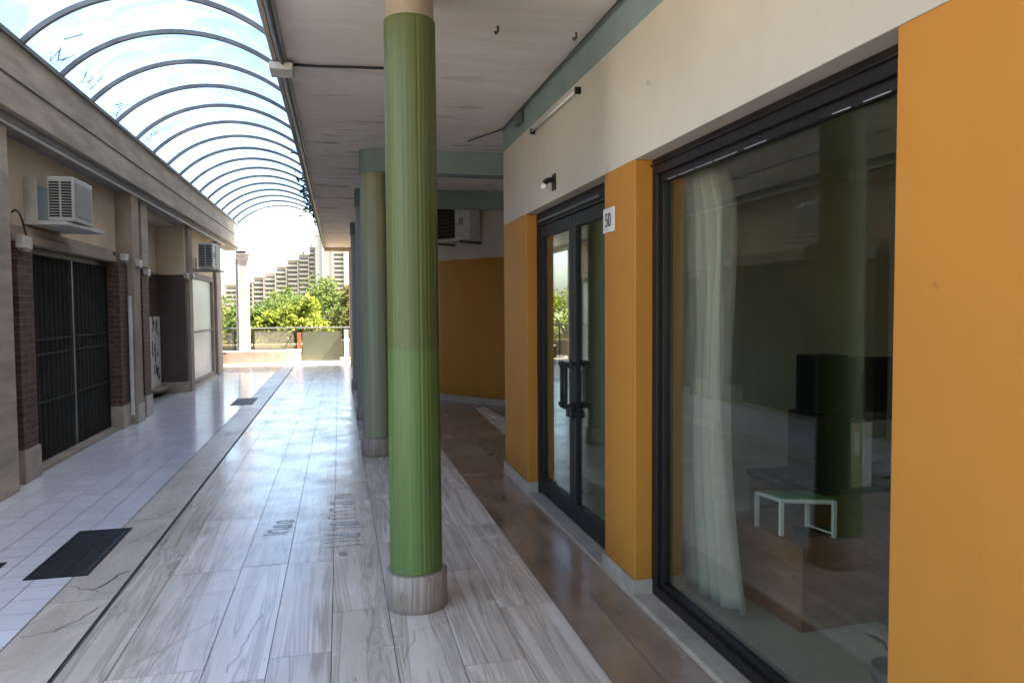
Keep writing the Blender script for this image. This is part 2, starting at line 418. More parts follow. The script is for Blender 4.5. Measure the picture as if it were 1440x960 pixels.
def paving(name, mat, xs, y0, y1, lmin, lmax, gap, z=0.0, stagger=True, tone=None):
    m = MB(); rn = []
    for i in range(len(xs) - 1):
        y = y0 - (ru(0, lmax) if stagger else 0)
        while y < y1:
            l = ru(lmin, lmax); a, b = max(y, y0), min(y + l, y1)
            if b - a > .03:
                g = gap / 2; dz = ru(-.0006, .0006) if stagger else 0
                m.quad((xs[i] + g, a + g, z + dz), (xs[i + 1] - g, a + g, z + dz), (xs[i + 1] - g, b - g, z + dz), (xs[i] + g, b - g, z + dz))
                c = rc()
                if tone: c = (tone(i, c[0]), c[1], c[2])
                rn.append(c)
            y += l
    return tag(m.build(name, mat, rnd=rn), kind='structure')
def tn(i, r): return (.25 + .5 * r) if i == 2 else (.15 + .2 * r if i == 0 else .45 + .55 * r)
paving('marble_floor', 'light_stone', [-1.195, -.985, -.595, -.33, -.06, .22, .50, .78, 1.075], -7, 22.7, 1.0, 1.5, .0036, tone=tn)
paving('brown_floor', 'brown_stone', [1.075, 1.29, 1.50], -7, 6.7, .9, 1.6, .003)
paving('recess_floor', 'brown_stone', [1.075, 1.5, 2.1, 2.7, 3.3, 3.9, 4.6, 5.3, 6.0, 7.0], 6.7, 22.7, .5, .9, .003)
paving('kerb_strip', 'kerb_stone', [-1.53, -1.215], -7, 22.7, 1.4, 2.2, .004)
m = MB(); rn = []
xs = [-1.535 - .205 * k for k in range(40)]
for i in range(7 if False else 39):
    for k in range(150):
        y = -7 + .2 * k
        if xs[i] < -2.9 and 3.3 < y < 19: continue
        if y + .2 > 19.21: break
        m.quad((xs[i + 1] + .0025, y + .0025, 0), (xs[i] - .0025, y + .0025, 0), (xs[i] - .0025, y + .1975, 0), (xs[i + 1] + .0025, y + .1975, 0)); rn.append(rc())
tf = tag(m.build('tile_floor', 'tile_stone', rnd=rn), kind='structure')
tag(MB().quad((-10, -7.5, -.005), (-1.53, -7.5, -.005), (-1.53, 22.74, -.005), (-10, 22.74, -.005)).build('tile_bed', 'tile_grout'), kind='structure')
tag(MB().quad((-1.25, -7.5, -.008), (-1.15, -7.5, -.008), (-1.15, 22.74, -.008), (-1.25, 22.74, -.008)).build('gutter_line', 'groove'), kind='structure')
paving('terrace_paving', 'terrace_tile', [-9.9 + .364 * k for k in range(24)][:-1] + [-1.535], 19.21, 22.72, .36, .37, .004, stagger=False)
# pale diagonal marble strip let into the brown floor of the recess
mfs = MB().quad((2.02, 11.25, .004), (1.93, 8.75, .004), (2.30, 8.75, .004), (2.19, 11.2, .004))
tag(mfs.build('marble_strip', 'light_stone', rnd=[(.9, .3, .2)]), kind='structure')
# cracks and broken bits along the kerb stones
def ribbon(mb, pts, wdt, z):
    for i in range(len(pts) - 1):
        a, b = Vector((*pts[i], z)), Vector((*pts[i + 1], z)); t = (b - a)
        if t.length < 1e-5: continue
        t.normalize(); nn = Vector((-t.y, t.x, 0)) * wdt / 2
        mb.quad(a - nn - t * wdt * .3, a + nn - t * wdt * .3, b + nn + t * wdt * .3, b - nn + t * wdt * .3)
cm = MB()
def crack(x0, y0, x1, y1, n=9, w_=.006, jit=.02):
    pts = []
    for i in range(n + 1):
        t = i / n; pts.append((x0 + (x1 - x0) * t + ru(-jit, jit), y0 + (y1 - y0) * t + ru(-jit, jit)))
    ribbon(cm, pts, w_, .0032 + len(cm.f) * 1e-6)
for y in (3.9, 4.45, 5.35, 5.9, 7.3, 8.2, 9.6, 11.4):
    crack(-1.50, y + ru(-.1, .1), -1.24, y + ru(-.15, .15), w_=ru(.002, .004))
    crack(-1.36, y, -1.26, y + .3, 6, ru(.003, .007), .02)
for (a, b, c_, d_) in ((-.95, 3.4, -.62, 3.9), (-.9, 4.2, -.5, 4.3), (.2, 3.45, .6, 3.62), (.25, 3.2, .33, 3.5), (-.5, 3.3, -.4, 3.9)):
    crack(a, b, c_, d_, 10, .0018, .012)
tag(cm.build('floor_cracks', 'groove'), kind='stuff')
# faded writing scuffed on the paving, too worn to read
def loops(mb, cx, cy, sx, sy, kind, w_, z):
    n = 14
    if kind == 'o': pts = [(cx + sx * math.cos(2 * PI * i / n), cy + sy * math.sin(2 * PI * i / n)) for i in range(n + 1)]
    elif kind == 'c': pts = [(cx + sx * math.cos(.6 + 5 * i / n), cy + sy * math.sin(.6 + 5 * i / n)) for i in range(n + 1)]
    elif kind == 'l': pts = [(cx - sx + 2 * sx * i / 6, cy + ru(-.008, .008)) for i in range(7)]
    elif kind == 'm': pts = [(cx - sx, cy - sy), (cx + sx, cy - sy * .9), (cx - sx * .2, cy - sy * .1), (cx + sx, cy + sy * .2), (cx - sx, cy + sy)]
    else: pts = [(cx + sx * math.sin(3.4 * i / n * PI) * .9, cy - sy + 2 * sy * i / n) for i in range(n + 1)]
    ribbon(mb, pts, w_, z)
for nm, mt, lab, spec in (
    ('floor_writing', 'chalk', 'long pale worn scrawl on the marble beside the nearest green column', [(-.005, 4.75, .02, .03, 'o'), (0, 4.92, .12, .02, 'l'), (.0, 5.02, .12, .02, 'l'), (0, 5.14, .11, .05, 'm'), (.01, 5.32, .12, .03, 'l'), (.01, 5.43, .11, .05, 's'), (.0, 5.62, .11, .06, 'c'), (0, 5.82, .10, .06, 'o'), (.0, 6.02, .11, .07, 's'), (.03, 6.22, .09, .06, 'o')]),
    ('floor_writing', 'chalk', 'short pale worn scrawl on the marble, left of the longer scrawl', [(-.46, 5.28, .08, .03, 'l'), (-.43, 5.36, .08, .04, 'c'), (-.42, 5.47, .07, .04, 's'), (-.41, 5.58, .06, .03, 'o')])):
    mb = MB(); md = MB()
    for k, (x, y, a, b, kd) in enumerate(spec):
        st = random.getstate(); loops(mb, x, y, a, b, kd, .011, .004 + k * 2e-5); random.setstate(st)
        loops(md, x + .004, y - .010, a, b, kd, .004, .0035 + k * 2e-5)
    o = tag(mb.build(nm, mt), lab, 'floor marking', 'worn scrawls on the marble floor'); md.build('dark_outline', 'chalk_dark', o)

# drain grates in the tiled lane
def grate(x0, x1, y0, y1, label):
    t = thing('drain_grate', ((x0 + x1) / 2, (y0 + y1) / 2, 0), label, 'drain grate', 'drain grates in the tiled lane')
    B(x0, x1, y0, y1, .001, .003).build('pit', 'groove', t)
    f = MB()
    for a in (B(x0, x0 + .02, y0, y1, .003, .007), B(x1 - .02, x1, y0, y1, .003, .007), B(x0 + .02, x1 - .02, y0, y0 + .02, .003, .007), B(x0 + .02, x1 - .02, y1 - .02, y1, .003, .007)):
        b = len(f.v); f.v += a.v; f.f += [tuple(i + b for i in q) for q in a.f]
    f.build('frame', 'dark_metal', t)
    s = MB(); k = int((x1 - x0 - .04) / .018)
    for i in range(k):
        x = x0 + .022 + i * .018; s.box(x, x + .011, y0 + .02, y1 - .02, .003, .006)
    for i in range(1, 5):
        x = x0 + (x1 - x0) * i / 5; s.box(x - .004, x + .003, y0 + .02, y1 - .02, .0061, .0075)
    s.build('bars', 'dark_metal', t)
grate(-1.80, -1.46, 4.72, 5.68, 'black metal floor grate lying nearest, beside the cracked kerb')
grate(-1.75, -1.41, 12.65, 13.55, 'small dark floor grate far along the tiled lane')
grate(-2.36, -2.02, 4.15, 5.08, 'dark floor grate cut off by the left picture edge')

# ------------------------------------------------------------------ right building
CZ = 3.19      # portico ceiling
bld = thing('shop_building', (XR, 0, 0), 'orange and white shop building on the right with glass door and covered portico', 'building')
XB = 1.78      # back of the front wall
# white plaster upper wall with the teal strip on top; openings end at z 2.31
B(XR, XB, -6.5, 6.74, 2.31, 2.98).build('plaster_wall', 'white_plaster', bld, .004)
B(XR + .002, XB, -6.5, 6.74, 2.98, CZ).build('teal_band', 'teal_paint', bld)
for y0, y1 in ((-6.5, 1.765), (3.61, 4.062), (5.89, 6.74)):
    p = B(XR, 1.692, y0, y1, .0, 2.3095).build('orange_pier', 'orange_paint', bld, .006)
    B(XR - .014, XR - .001, y0 - (.012 if y0 > 0 else 0), y1 + .012, 0, .105).build('skirting', 'stone_base', p, .003)
    if y0 > 0: B(XR - .001, XR + .115, y0 - .012, y0 - .001, 0, .105).build('skirting', 'stone_base', p, .003)
# sills: marble threshold below door and window
B(XR - .012, XB, 4.08, 5.87, .0, .022).build('threshold', 'stone_base', bld, .003)
B(XR - .012, XB, 1.78, 3.595, .0, .03).build('window_sill', 'stone_base', bld, .003)
# concrete reveals over openings are the soffit of the plaster wall
# shop window
wf = MB()
X0, X1 = 1.595, 1.69
wf.box(X0, X1, 1.765, 3.61, 2.225, 2.309); wf.box(X0, X1, 3.55, 3.61, .03, 2.225); wf.box(X0, X1, 1.765, 1.84, .03, 2.225); wf.box(X0, X1, 1.84, 3.55, .03, .085); wf.box(X0 - .012, X0 - .0005, 1.765, 3.61, 2.27, 2.282)
wfo = wf.build('shop_window', 'brown_metal', bld, .004)
g = MB(); g.box(X0 + .02, X0 + .06, 1.84, 3.55, 2.185, 2.2249); g.box(X0 + .02, X0 + .06, 3.515, 3.5499, .085, 2.185); g.box(X0 + .02, X0 + .06, 1.84, 1.87, .085, 2.185); g.box(X0 + .02, X0 + .06, 1.87, 3.515, .0851, .11)
g.build('inner_frame', 'brown_metal', wfo, .003)
B(X0 + .041, X0 + .049, 1.87, 3.515, .11, 2.185).build('pane', 'shop_glass', wfo)
st = MB()
for a, b in ((3.37, 3.46), (3.19, 3.34), (3.01, 3.17), (2.80, 2.99), (2.58, 2.74), (2.10, 2.19), (1.92, 2.04)): st.box(X0 + .017, X0 + .0195, a, b, 2.184, 2.1885)
st.build('pale_strip', 'galv', wfo)  # short pale strips in a row along the top of the pane
# door: frame, two leaves
df = MB(); df.box(X0 - .01, X0 + .07, 4.062, 5.89, 2.20, 2.31); df.box(X0 - .01, X0 + .07, 5.83, 5.89, .022, 2.20); df.box(X0 - .01, X0 + .07, 4.062, 4.10, .022, 2.20)
dfo = df.build('door_frame', 'dark_metal', bld, .004)
B(X0 - .03, X0 - .0101, 4.35, 5.80, 2.225, 2.245).build('closer_rail', 'grey_metal', dfo, .003)
for nm, y0, y1, hy in (('left', 4.97, 5.827, 4.93), ('right', 4.103, 4.965, 4.93)):
    l = MB(); a, b = X0, X0 + .05; sw = .075
    l.box(a, b, y0, y0 + sw, .03, 2.195); l.box(a, b, y1 - sw, y1, .03, 2.195); l.box(a, b, y0 + sw, y1 - sw, .03, .17); l.box(a, b, y0 + sw, y1 - sw, 2.105, 2.195)
    lo = l.build('door_leaf', 'dark_metal', bld, .003)
    B(a + .02, a + .028, y0 + sw, y1 - sw, .17, 2.105).build('pane', 'door_glass', lo)
    hy = y0 + .037 if y0 > 4.5 else y1 - .037
    h = MB(); h.tube([(a, hy, 1.15), (a - .07, hy, 1.15), (a - .07, hy, .85), (a, hy, .85)], .014, 8)
    s_ = 1 if y0 > 4.5 else -1
    h.box(a - .075, a - .055, hy - .02, hy + .02, .84, 1.17); h.box(a - .06, a - .045, hy, hy + s_ * .11, 1.13, 1.165); h.box(a - .06, a - .045, hy, hy + s_ * .11, .84, .87); h.tube([(a - .03, hy, .80), (a - .001, hy, .80)], .03, 12)
    h.build('handle', 'black_plastic', lo)
# inside of the shop
B(XB + .001, 6, -.5, 6.74, -.011, .004).build('interior_floor', 'interior_floor', bld)
iw = MB(); iw.box(6, 6.15, -.65, 6.74, 0.005, 2.8); iw.box(XB, 6, -.65, -.5, .005, 2.8); iw.box(XB, 6, 6.6, 6.739, .005, 2.8)
iw.build('interior_wall', 'interior_wall', bld)
B(XB + .001, 6.15, -.65, 6.738, 2.8, 2.9).build('interior_ceiling', 'interior_wall', bld)
# portico slab, fascia, and an unseen mass added above to shade the passage
B(-.37, 7.0, -6.5, 20.75, CZ, 3.45).build('portico_ceiling', 'ceiling', bld)
B(-.40, -.372, -6.5, 20.75, CZ - .012, 3.84).build('fascia', 'concrete', bld)
B(-.36, -.31, -6.5, 20.7, CZ - .02, CZ - .001).build('drip_edge', 'galv', bld, .003)
B(.1, 9, -6.5, 19.9, 3.455, 8.6).build('unseen_shade_mass', 'cream_plaster', bld)
tm = B(-.37, 6.0, 20.45, 20.74, CZ - .10, CZ - .001).build('end_beam', 'cream_plaster', bld, .005)
for y in (7.78, 10.33):
    B(.37, 7, y, y + .24, 2.955, CZ - .001).build('beam', 'teal_paint', bld, .006)
# the beams' far end pier and rounded wall of the recess
pts = [(1.47, 20.3), (1.47, 13.4), (1.52, 12.95), (1.66, 12.45), (1.86, 12.1), (2.08, 11.8), (2.5, 11.3), (3.3, 10.3), (4.3, 9.0), (5.6, 7.4), (6.3, 6.74)]
def curved(z0, z1, out=0.0, th=.25):
    m = MB(); n = len(pts); inn = []; ou = []
    for i in range(n):
        a = Vector(pts[max(i - 1, 0)]); b = Vector(pts[min(i + 1, n - 1)]); t = (b - a).normalized(); nr = Vector((t.y, -t.x))
        if nr.x > 0 and i < 2: nr = -nr
        nr = Vector((-abs(nr.x), -abs(nr.y)))
        inn.append(Vector(pts[i]) + nr * out); ou.append(Vector(pts[i]) - nr * th)
    for i in range(n - 1):
        a, b, c_, d_ = inn[i], inn[i + 1], ou[i + 1], ou[i]
        m.face_box([(*a, z0), (*b, z0), (*c_, z0), (*d_, z0), (*a, z1), (*b, z1), (*c_, z1), (*d_, z1)])
    return m
curved(0, 2.34).build('rounded_wall', 'orange_paint', bld, smooth=False)
curved(2.34, CZ - .002, .003).build('rounded_upper_wall', 'white_plaster', bld)
sk = curved(0, .10, .014, .0).build('rounded_skirting', 'stone_base', bld)
B(.27, .62, 20.25, 20.70, 0, CZ - .101).build('end_pier', 'cream_plaster', bld, .006)

# ------------------------------------------------------------------ columns
def column(x, y, shaft_m, cap, label):
    t = thing('portico_column', (x, y, 0), label, 'column', 'round columns along the portico')
    zt = 3.0 if cap == 'concrete_warm' else 2.95
    MB().lathe([(.152, .001), (.160, .006), (.160, .185), (.152, .192)], x, y, 48).build('base', 'base_stone', t, smooth=False)
    for pl in t.children[0].data.polygons: pl.use_smooth = len(pl.vertices) == 4
    MB().lathe([(.136, .193), (.134, .8), (.132, 1.6), (.130, zt - .012), (.128, zt)], x, y, 108, (3, .0016)).build('shaft', shaft_m, t)
    r = .122 if cap == 'concrete_warm' else .138
    if cap == 'concrete_warm':
        MB().lathe([(r, zt + .001), (r, CZ - .001)], x, y, 40).build('capital', cap, t)
    else:
        c = MB().lathe([(r, zt + .001), (r + .004, zt + .03), (r + .004, zt + .05), (r, zt + .055), (r, CZ - .001)], x, y, 40)
        c.build('capital', cap, t)
    return t
column(.372, 3.845, 'column_green', 'concrete_warm', 'nearest thick column, ribbed bright green below and olive above')
column(.365, 7.93, 'column_sage', 'teal_paint', 'sage green column with teal head just behind the nearest green one')
column(.365, 10.48, 'column_teal', 'teal_paint', 'slim looking blue grey column mostly hidden behind the sage one')
column(.365, 14.6, 'column_teal', 'teal_paint', 'most distant blue grey column showing only its left edge')

# ------------------------------------------------------------------ small fittings on the right
def tubes(name, pts, r, mat, label, cat, group=None, n=8):
    return tag(MB().tube(pts, r, n).build(name, mat), label, cat, group)
tubes('conduit_pipe', [(-.335, y, CZ - .035 - .004 * math.sin(y * 3)) for y in [(-1.1 + .45 * k) for k in range(48)]], .012, 'grey_metal', 'long grey conduit along the outer edge of the portico ceiling', 'pipe')
tubes('ceiling_cable', [(-.27, 5.22, CZ - .012), (-.1, 5.20, CZ - .016), (.1, 5.17, CZ - .018), (.25, 5.15, CZ - .02), (.6, 5.12, CZ - .014)], .009, 'dark_metal', 'thin dark cable crossing the ceiling behind the nearest green column', 'cable')
tubes('ceiling_conduit', [(1.475, -1.1, CZ - .02), (1.475, 2.4, CZ - .02), (1.472, 4.2, CZ - .022), (1.475, 6.2, CZ - .02), (1.47, 6.6, CZ - .03), (1.25, 7.2, CZ - .02)], .008, 'grey_metal', 'dark conduit running above the teal band of the shop wall', 'pipe')
jb = tag(B(-.42, -.27, 5.12, 5.32, CZ - .075, CZ - .025).build('junction_box', 'box_white', bevel=.008), 'pale junction box on the ceiling edge where the cable starts', 'junction box')
jb2 = tag(B(1.455, 1.497, 5.95, 6.10, CZ - .13, CZ - .035).build('junction_box', 'grey_metal', bevel=.006), 'small dark box at the end of the teal band conduit', 'junction box')
for x, y, lab in ((.93, 4.30, 'small rusty hook on the ceiling, farther from the shop wall'), (1.41, 4.30, 'small rusty hook on the ceiling, nearer the shop wall')):
    tag(MB().tube([(x, y, CZ), (x, y, CZ - .03), (x - .012, y, CZ - .045), (x - .02, y, CZ - .03)], .008, 8).build('ceiling_hook', 'bark'), lab, 'hook', 'hooks on the portico ceiling')
# bare tube light on the plaster
t = thing('tube_light', (XR - .03, 5.04, 2.90), 'bare white tube light on plaster above the glass door', 'lamp')
MB().tube([(XR - .03, 4.50, 2.905), (XR - .03, 5.58, 2.905)], .008, 10).build('tube', 'tube_glass', t, smooth=True)
for y in (4.485, 5.595): B(XR - .04, XR - .001, y - .012, y + .012, 2.885, 2.925).build('holder', 'dark_metal', t, .003)
# small wall lamp
t = thing('wall_lamp', (XR - .01, 5.08, 2.43), 'small black spot lamp on plaster over the glass door', 'lamp')
B(XR - .012, XR - .001, 5.03, 5.11, 2.375, 2.49).build('back_plate', 'black_plastic', t, .004)
MB().tube([(XR - .012, 5.07, 2.45), (XR - .05, 5.075, 2.445), (XR - .075, 5.085, 2.425)], .02, 8).build('arm', 'black_plastic', t)
MB().lathe([(.010, 2.383), (.020, 2.387), (.025, 2.398), (.022, 2.414), (.012, 2.424)], XR - .075, 5.085, 16).build('lens', 'tube_glass', t, smooth=True)
# house number
t = thing('number_plaque', (XR - .008, 3.975, 2.03), 'small white house number plaque reading 50 beside the glass door', 'sign')
B(XR - .012, XR - .001, 3.885, 4.055, 1.97, 2.108).build('plate', 'plaque', t, .004)
def text_mesh(s, size, depth, mat, parent, m, name='digits'):
    cu = bpy.data.curves.new('txt', 'FONT'); cu.body = s; cu.size = size; cu.extrude = depth; cu.align_x = 'CENTER'; cu.align_y = 'CENTER'
    ob = bpy.data.objects.new('txt', cu); col.objects.link(ob)
    me = bpy.data.meshes.new_from_object(ob.evaluated_get(bpy.context.evaluated_depsgraph_get()))
    bpy.data.objects.remove(ob); me.transform(m); me.materials.clear(); me.materials.append(MT[mat])
    me.transform(Matrix.Translation(-Vector(OFF[parent.name])))
    o = bpy.data.objects.new(name, me); col.objects.link(o); o.parent = parent; OFF[o.name] = OFF[parent.name]; return o
text_mesh('50', .108, .001, 'digit_black', t, Matrix.Translation((XR - .0135, 3.972, 2.035)) @ Matrix(((0, 0, -1, 0), (-.85, 0, 0, 0), (0, 1.05, 0, 0), (0, 0, 0, 1))))

# ------------------------------------------------------------------ air conditioners
def ac_unit(name, loc, rotz, size, label, fan=True, mat='ac_white', tray=True, louvre_end=True):
    """Outdoor unit; local +Y is its front, local X its length, resting on brackets."""
    L, Dp, Hh = size
    fx = 1 if not louvre_end else -1
    t = thing(name, (0, 0, 0), label, 'air conditioner', 'air conditioner outdoor units')
    B(-L / 2, L / 2, 0, Dp, 0, Hh).build('body', mat, t, .012)
    if fan:
        B(fx * (L / 2 - .04), -fx * L * .12, Dp, Dp + .006, .04, Hh - .03).build('fan_grille', 'black_plastic', t, .004)
        rg = t.children[-1]
        m = MB()
        for k in range(9):
            z = .05 + k * (Hh - .09) / 8; m.box(fx * (L / 2 - .045), -fx * L * .115, Dp + .0062, Dp + .010, z - .003, z + .003)
        m.build('grille_bar', 'grey_metal', rg)
        B(-fx * L * .22, -fx * L * .34, Dp, Dp + .012, Hh * .42, Hh * .62).build('badge', 'ac_grey', t, .004)
    else:
        B(-L / 2 + .05, L / 2 - .05, Dp, Dp + .006, .05, Hh - .05).build('front_panel', 'ac_grey', t, .006)
    if louvre_end:
        e = L / 2
        m = MB()
        n = 13
        for cx in (0, 1):
            x0 = .018 + cx * (Dp / 2 - .01); x1 = x0 + Dp / 2 - .03
            for k in range(n):
                z = .04 + k * (Hh - .08) / n; m.box(e, e + .004, x0, x1, z, z + (Hh - .08) / n * .62)
        m.build('louvre', 'black_plastic', t)
    if tray:
        m = MB()
        for x in (-L * .36, L * .36):
            m.box(x - .018, x + .018, -.18, Dp + .10, -.045, -.012); m.box(x - .018, x + .018, -.18, -.15, -.045, .25)
        m.build('bracket', 'galv' if louvre_end else 'bark', t, .003)
    t.location = loc; t.rotation_euler = (0, 0, rotz); OFF[t.name] = tuple(loc)
    return t
# local +Y -> world +X: rotz = -90deg; local +X -> world -Y
a1 = ac_unit('air_conditioner', (-2.735, 8.325, 2.42), -PI / 2, (.56, .235, .43), 'white boxy air conditioner above the black folding gate', fan=False, tray=False)
OFF[a1.name] = (0, 0, 0)
m = MB()   # its wall frame and sheet metal tray
m.box(-.33, .36, -.165, -.12, -.01, .36)
m.build('wall_frame', 'grey_metal', a1, .004)
merge_ = MB().box(.345, .385, -.165, -.06, -.012, .40); merge_.build('angle_bracket', 'ac_white', a1, .003)
for c in a1.children:
    pass
mt_ = MB(); mt_.face_box([(-.55, -.16, -.05), (.40, -.16, -.05), (.40, .20, -.05), (-.55, .27, -.05), (-.55, -.16, -.015), (.40, -.16, -.015), (.40, .20, -.015), (-.55, .27, -.015)])
mt_.build('tray', 'ac_white', a1, .004)
a2 = ac_unit('air_conditioner', (-2.66, 15.9, 2.36), -PI / 2, (.85, .27, .50), 'distant air conditioner above the pale shop window', fan=True, mat='ac_white')
a2b = a2
ang = math.atan2(11.3 - 12.1, 2.5 - 1.86)      # along the rounded wall
a3 = ac_unit('air_conditioner', (1.93, 11.78, 2.60), ang + PI, (.80, .26, .56), 'outdoor air conditioner with dark fan on the rounded orange wall', fan=True, louvre_end=False)

# ------------------------------------------------------------------ left building
lb = thing('brick_shop_row', (XL, 8, 0), 'low brown brick and cream shop row along the left side', 'building')
def merge(*bs):
    f = MB()
    for a in bs:
        b = len(f.v); f.v += a.v; f.f += [tuple(i + b for i in q) for q in a.f]
    return f
# roof beam
B(-3.1, -2.60, 3.4, 21.5, 3.20, 3.80).build('roof_beam', 'concrete', lb, .008)
B(-3.1, -2.585, 3.4, 21.52, 3.801, 3.835).build('flashing', 'grey_metal', lb)
B(-2.6, -2.592, 3.4, 21.5, 3.47, 3.482).build('board_line', 'groove', lb)
B(-2.98, -2.66, 3.4, 21.3, 3.13, 3.199).build('beam_soffit', 'soffit_grey', lb, .004)
B(-2.69, -2.672, 3.4, 19.1, 3.105, 3.129).build('drip_strip', 'white_paint', lb)
B(-9, -3.101, 3.4, 19.2, 3.2, 3.7).build('roof', 'concrete', lb)
B(-2.65, -2.45, 21.501, 21.75, 3.2, 3.25).build('beam_lip', 'concrete', lb)
# plain mass behind the fronts
B(-9, -3.4, 3.4, 19.15, 0, 3.199).build('rear_mass', 'cream_plaster', lb)
def pier(y0, y1, x1=XL, z1=2.17, mat='brick', base=.30, x0=-3.3):
    p = B(x0, x1, y0, y1, base, z1).build('pier', mat, lb, .004)
    if base: B(x0, x1 + .014, y0 - .014, y1 + .014, 0, base - .001).build('pier_base', 'stone_base', p, .006)
    return p
def pilaster(y0, y1, x1=-2.70, z0=0, z1=3.128, mat='concrete', x0=-3.3, base=False):
    p = B(x0, x1, y0, y1, z0, z1).build('pilaster', mat, lb, .006)
    if base: B(x0, x1 + .012, y0 - .012, y1 + .012, 0, .26).build('pilaster_base', 'stone_base', p, .005)
    return p
def plaster(y0, y1, z0=2.33, x1=-2.90):
    return B(-3.399, x1, y0, y1, z0, 3.128).build('plaster_panel', 'cream_plaster', lb)
def lintel(y0, y1):
    p = B(-3.2, -2.80, y0, y1, 2.172, 2.25).build('lintel', 'concrete_warm', lb, .004)
    B(-3.2, -2.835, y0, y1, 2.251, 2.329).build('lintel_top', 'concrete_warm', p, .004)
def gate(y0, y1, x=-2.94, z1=2.165):
    g = merge(B(x - .04, x + .03, y0, y1, z1 - .06, z1), B(x - .04, x + .03, y0, y0 + .03, .03, z1 - .06), B(x - .04, x + .03, y1 - .03, y1, .03, z1 - .06))
    go = g.build('folding_gate', 'dark_metal', lb, .003)
    ym = y0 + (y1 - y0) * .54
    for a, b in ((y0 + .03, ym - .02), (ym + .02, y1 - .03)):
        m = MB(); n = max(3, int((b - a) / .125)); w_ = (b - a) / n
        for i in range(n):
            q = a + i * w_
            m.box(x - .02, x + .012, q + w_ * .12, q + w_ * .60, .03, z1 - .06); m.box(x - .018, x - .004, q + w_ * .60, q + w_ * 1.12, .03, z1 - .06); m.box(x + .012, x + .020, q + w_ * .12, q + w_ * .20, .03, z1 - .06); m.box(x + .012, x + .020, q + w_ * .52, q + w_ * .60, .03, z1 - .06)
        for z in (.62, 1.1, 1.25): m.box(x + .0205, x + .028, a + .05, b - .05, z, z + .022)
        m.build('slat_panel', 'gate_metal', go)
    B(x - .02, x + .024, ym - .018, ym + .018, .03, z1 - .06).build('centre_post', 'grey_metal', go, .003)
    B(x - .3, x - .05, y0, y1, .03, z1).build('gate_dark', 'black_plastic', go)  # black box stands in for the shade behind the gate
    h = merge(B(x + .031, x + .05, y0 + .05, y0 + .075, 1.05, 1.35), B(x + .031, x + .05, y0 + .16, y0 + .18, .95, 1.33)); h.build('handle', 'galv', go)
    B(-3.2, -2.80, y0, y1, .001, .035).build('gate_threshold', 'concrete_warm', lb, .004)
# first bay with the folding gate
pilaster(6.70, 7.10, -2.70)
B(-3.399, -2.98, 7.101, 7.399, 0, 2.33).build('back_strip', 'brick', lb)
pier(7.40, 7.74)
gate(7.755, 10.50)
lintel(7.40, 10.52)
plaster(7.101, 10.90)
pier(10.51, 10.90)
pilaster(10.93, 11.27, -2.70, 0, 3.128, 'concrete_warm', base=True)
pilaster(11.58, 11.95, -2.74, 2.17, 3.128, 'concrete')
pier(11.58, 11.95, -2.75, 2.169)
B(-3.399, -3.0, 11.271, 11.579, 0, 3.128).build('back_strip', 'brown_tile', lb)
# recessed entrance
B(-3.4, -3.27, 11.951, 14.86, 0, 2.2).build('recess_wall', 'brown_tile', lb)
B(-3.4, -3.275, 11.951, 14.86, 2.2, 3.128).build('recess_upper_wall', 'cream_plaster', lb)
B(-3.269, -2.80, 14.861, 15.0, .20, 2.2).build('return_wall', 'brown_tile', lb)
B(-3.269, -2.786, 14.847, 15.0, 0, .199).build('return_base', 'stone_base', lb, .004)
B(-3.269, -2.80, 14.861, 15.0, 2.201, 3.128).build('return_upper_wall', 'cream_plaster', lb)
B(-3.269, -2.95, 11.96, 14.84, 3.09, 3.127).build('recess_soffit', 'white_plaster', lb)
B(-3.27, -3.24, 11.96, 14.84, 2.19, 2.23).build('recess_ledge', 'concrete_warm', lb)
pilaster(15.001, 15.30, -2.74, 0, 3.128, 'concrete_warm')
# last bay: shop window with its pale reflection put into the pane colour
plaster(15.301, 19.1, 2.29, -2.86)
w_ = merge(B(-2.95, -2.84, 15.31, 15.72, 0, 2.28), B(-2.95, -2.84, 18.28, 18.45, 0, 2.28), B(-2.95, -2.84, 15.72, 18.28, 2.18, 2.28), B(-2.95, -2.84, 15.72, 18.28, 0, .12), B(-2.93, -2.86, 15.72, 18.28, 1.08, 1.11))
wo = w_.build('display_window', 'concrete_warm', lb, .004)
B(-2.91, -2.90, 15.72, 18.28, .12, 2.18).build('pane', 'pale_reflection_glass', wo)
B(-3.399, -2.78, 18.451, 19.14, 0, 3.128).build('end_pier', 'concrete_warm', lb, .006)
B(-3.399, -2.80, 15.31, 18.45, -.001, .045).build('window_step', 'stone_base', lb)
# bays nearer than the picture's edge, seen mirrored in the shop glass
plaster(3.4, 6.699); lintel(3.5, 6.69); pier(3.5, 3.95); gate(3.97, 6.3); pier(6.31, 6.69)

# fittings along the left fronts
labs = ['pale lamp box on the first brick pier beside the folding gate', 'small pale box at the far end of the gate lintel', 'small pale box on the brown pilaster past the gate', 'small pale box on the thin brick pier before the recess', 'small pale box at the corner of the brown recess wall', 'small pale box on the last pilaster below the far air conditioner']
for (x, y, z, sz), lab in zip([(-2.77, 7.50, 2.165, .115), (-2.77, 10.70, 2.245, .09), (-2.70, 11.12, 2.19, .09), (-2.74, 11.74, 2.10, .09), (-2.80, 14.93, 2.19, .10), (-2.74, 15.18, 2.20, .10)], labs):
    t = thing('lamp_box', (x, y, z), lab, 'wall box', 'pale boxes on the left piers')
    B(x - .01, x + .055, y - sz * .9, y + sz * .9, z - sz * .5, z + sz * .5).build('case', 'box_white', t, .006)
    B(x + .0, x + .048, y - sz * .75, y + sz * .75, z - sz * .72, z - sz * .5 - .001).build('cover', 'ac_grey', t, .003)
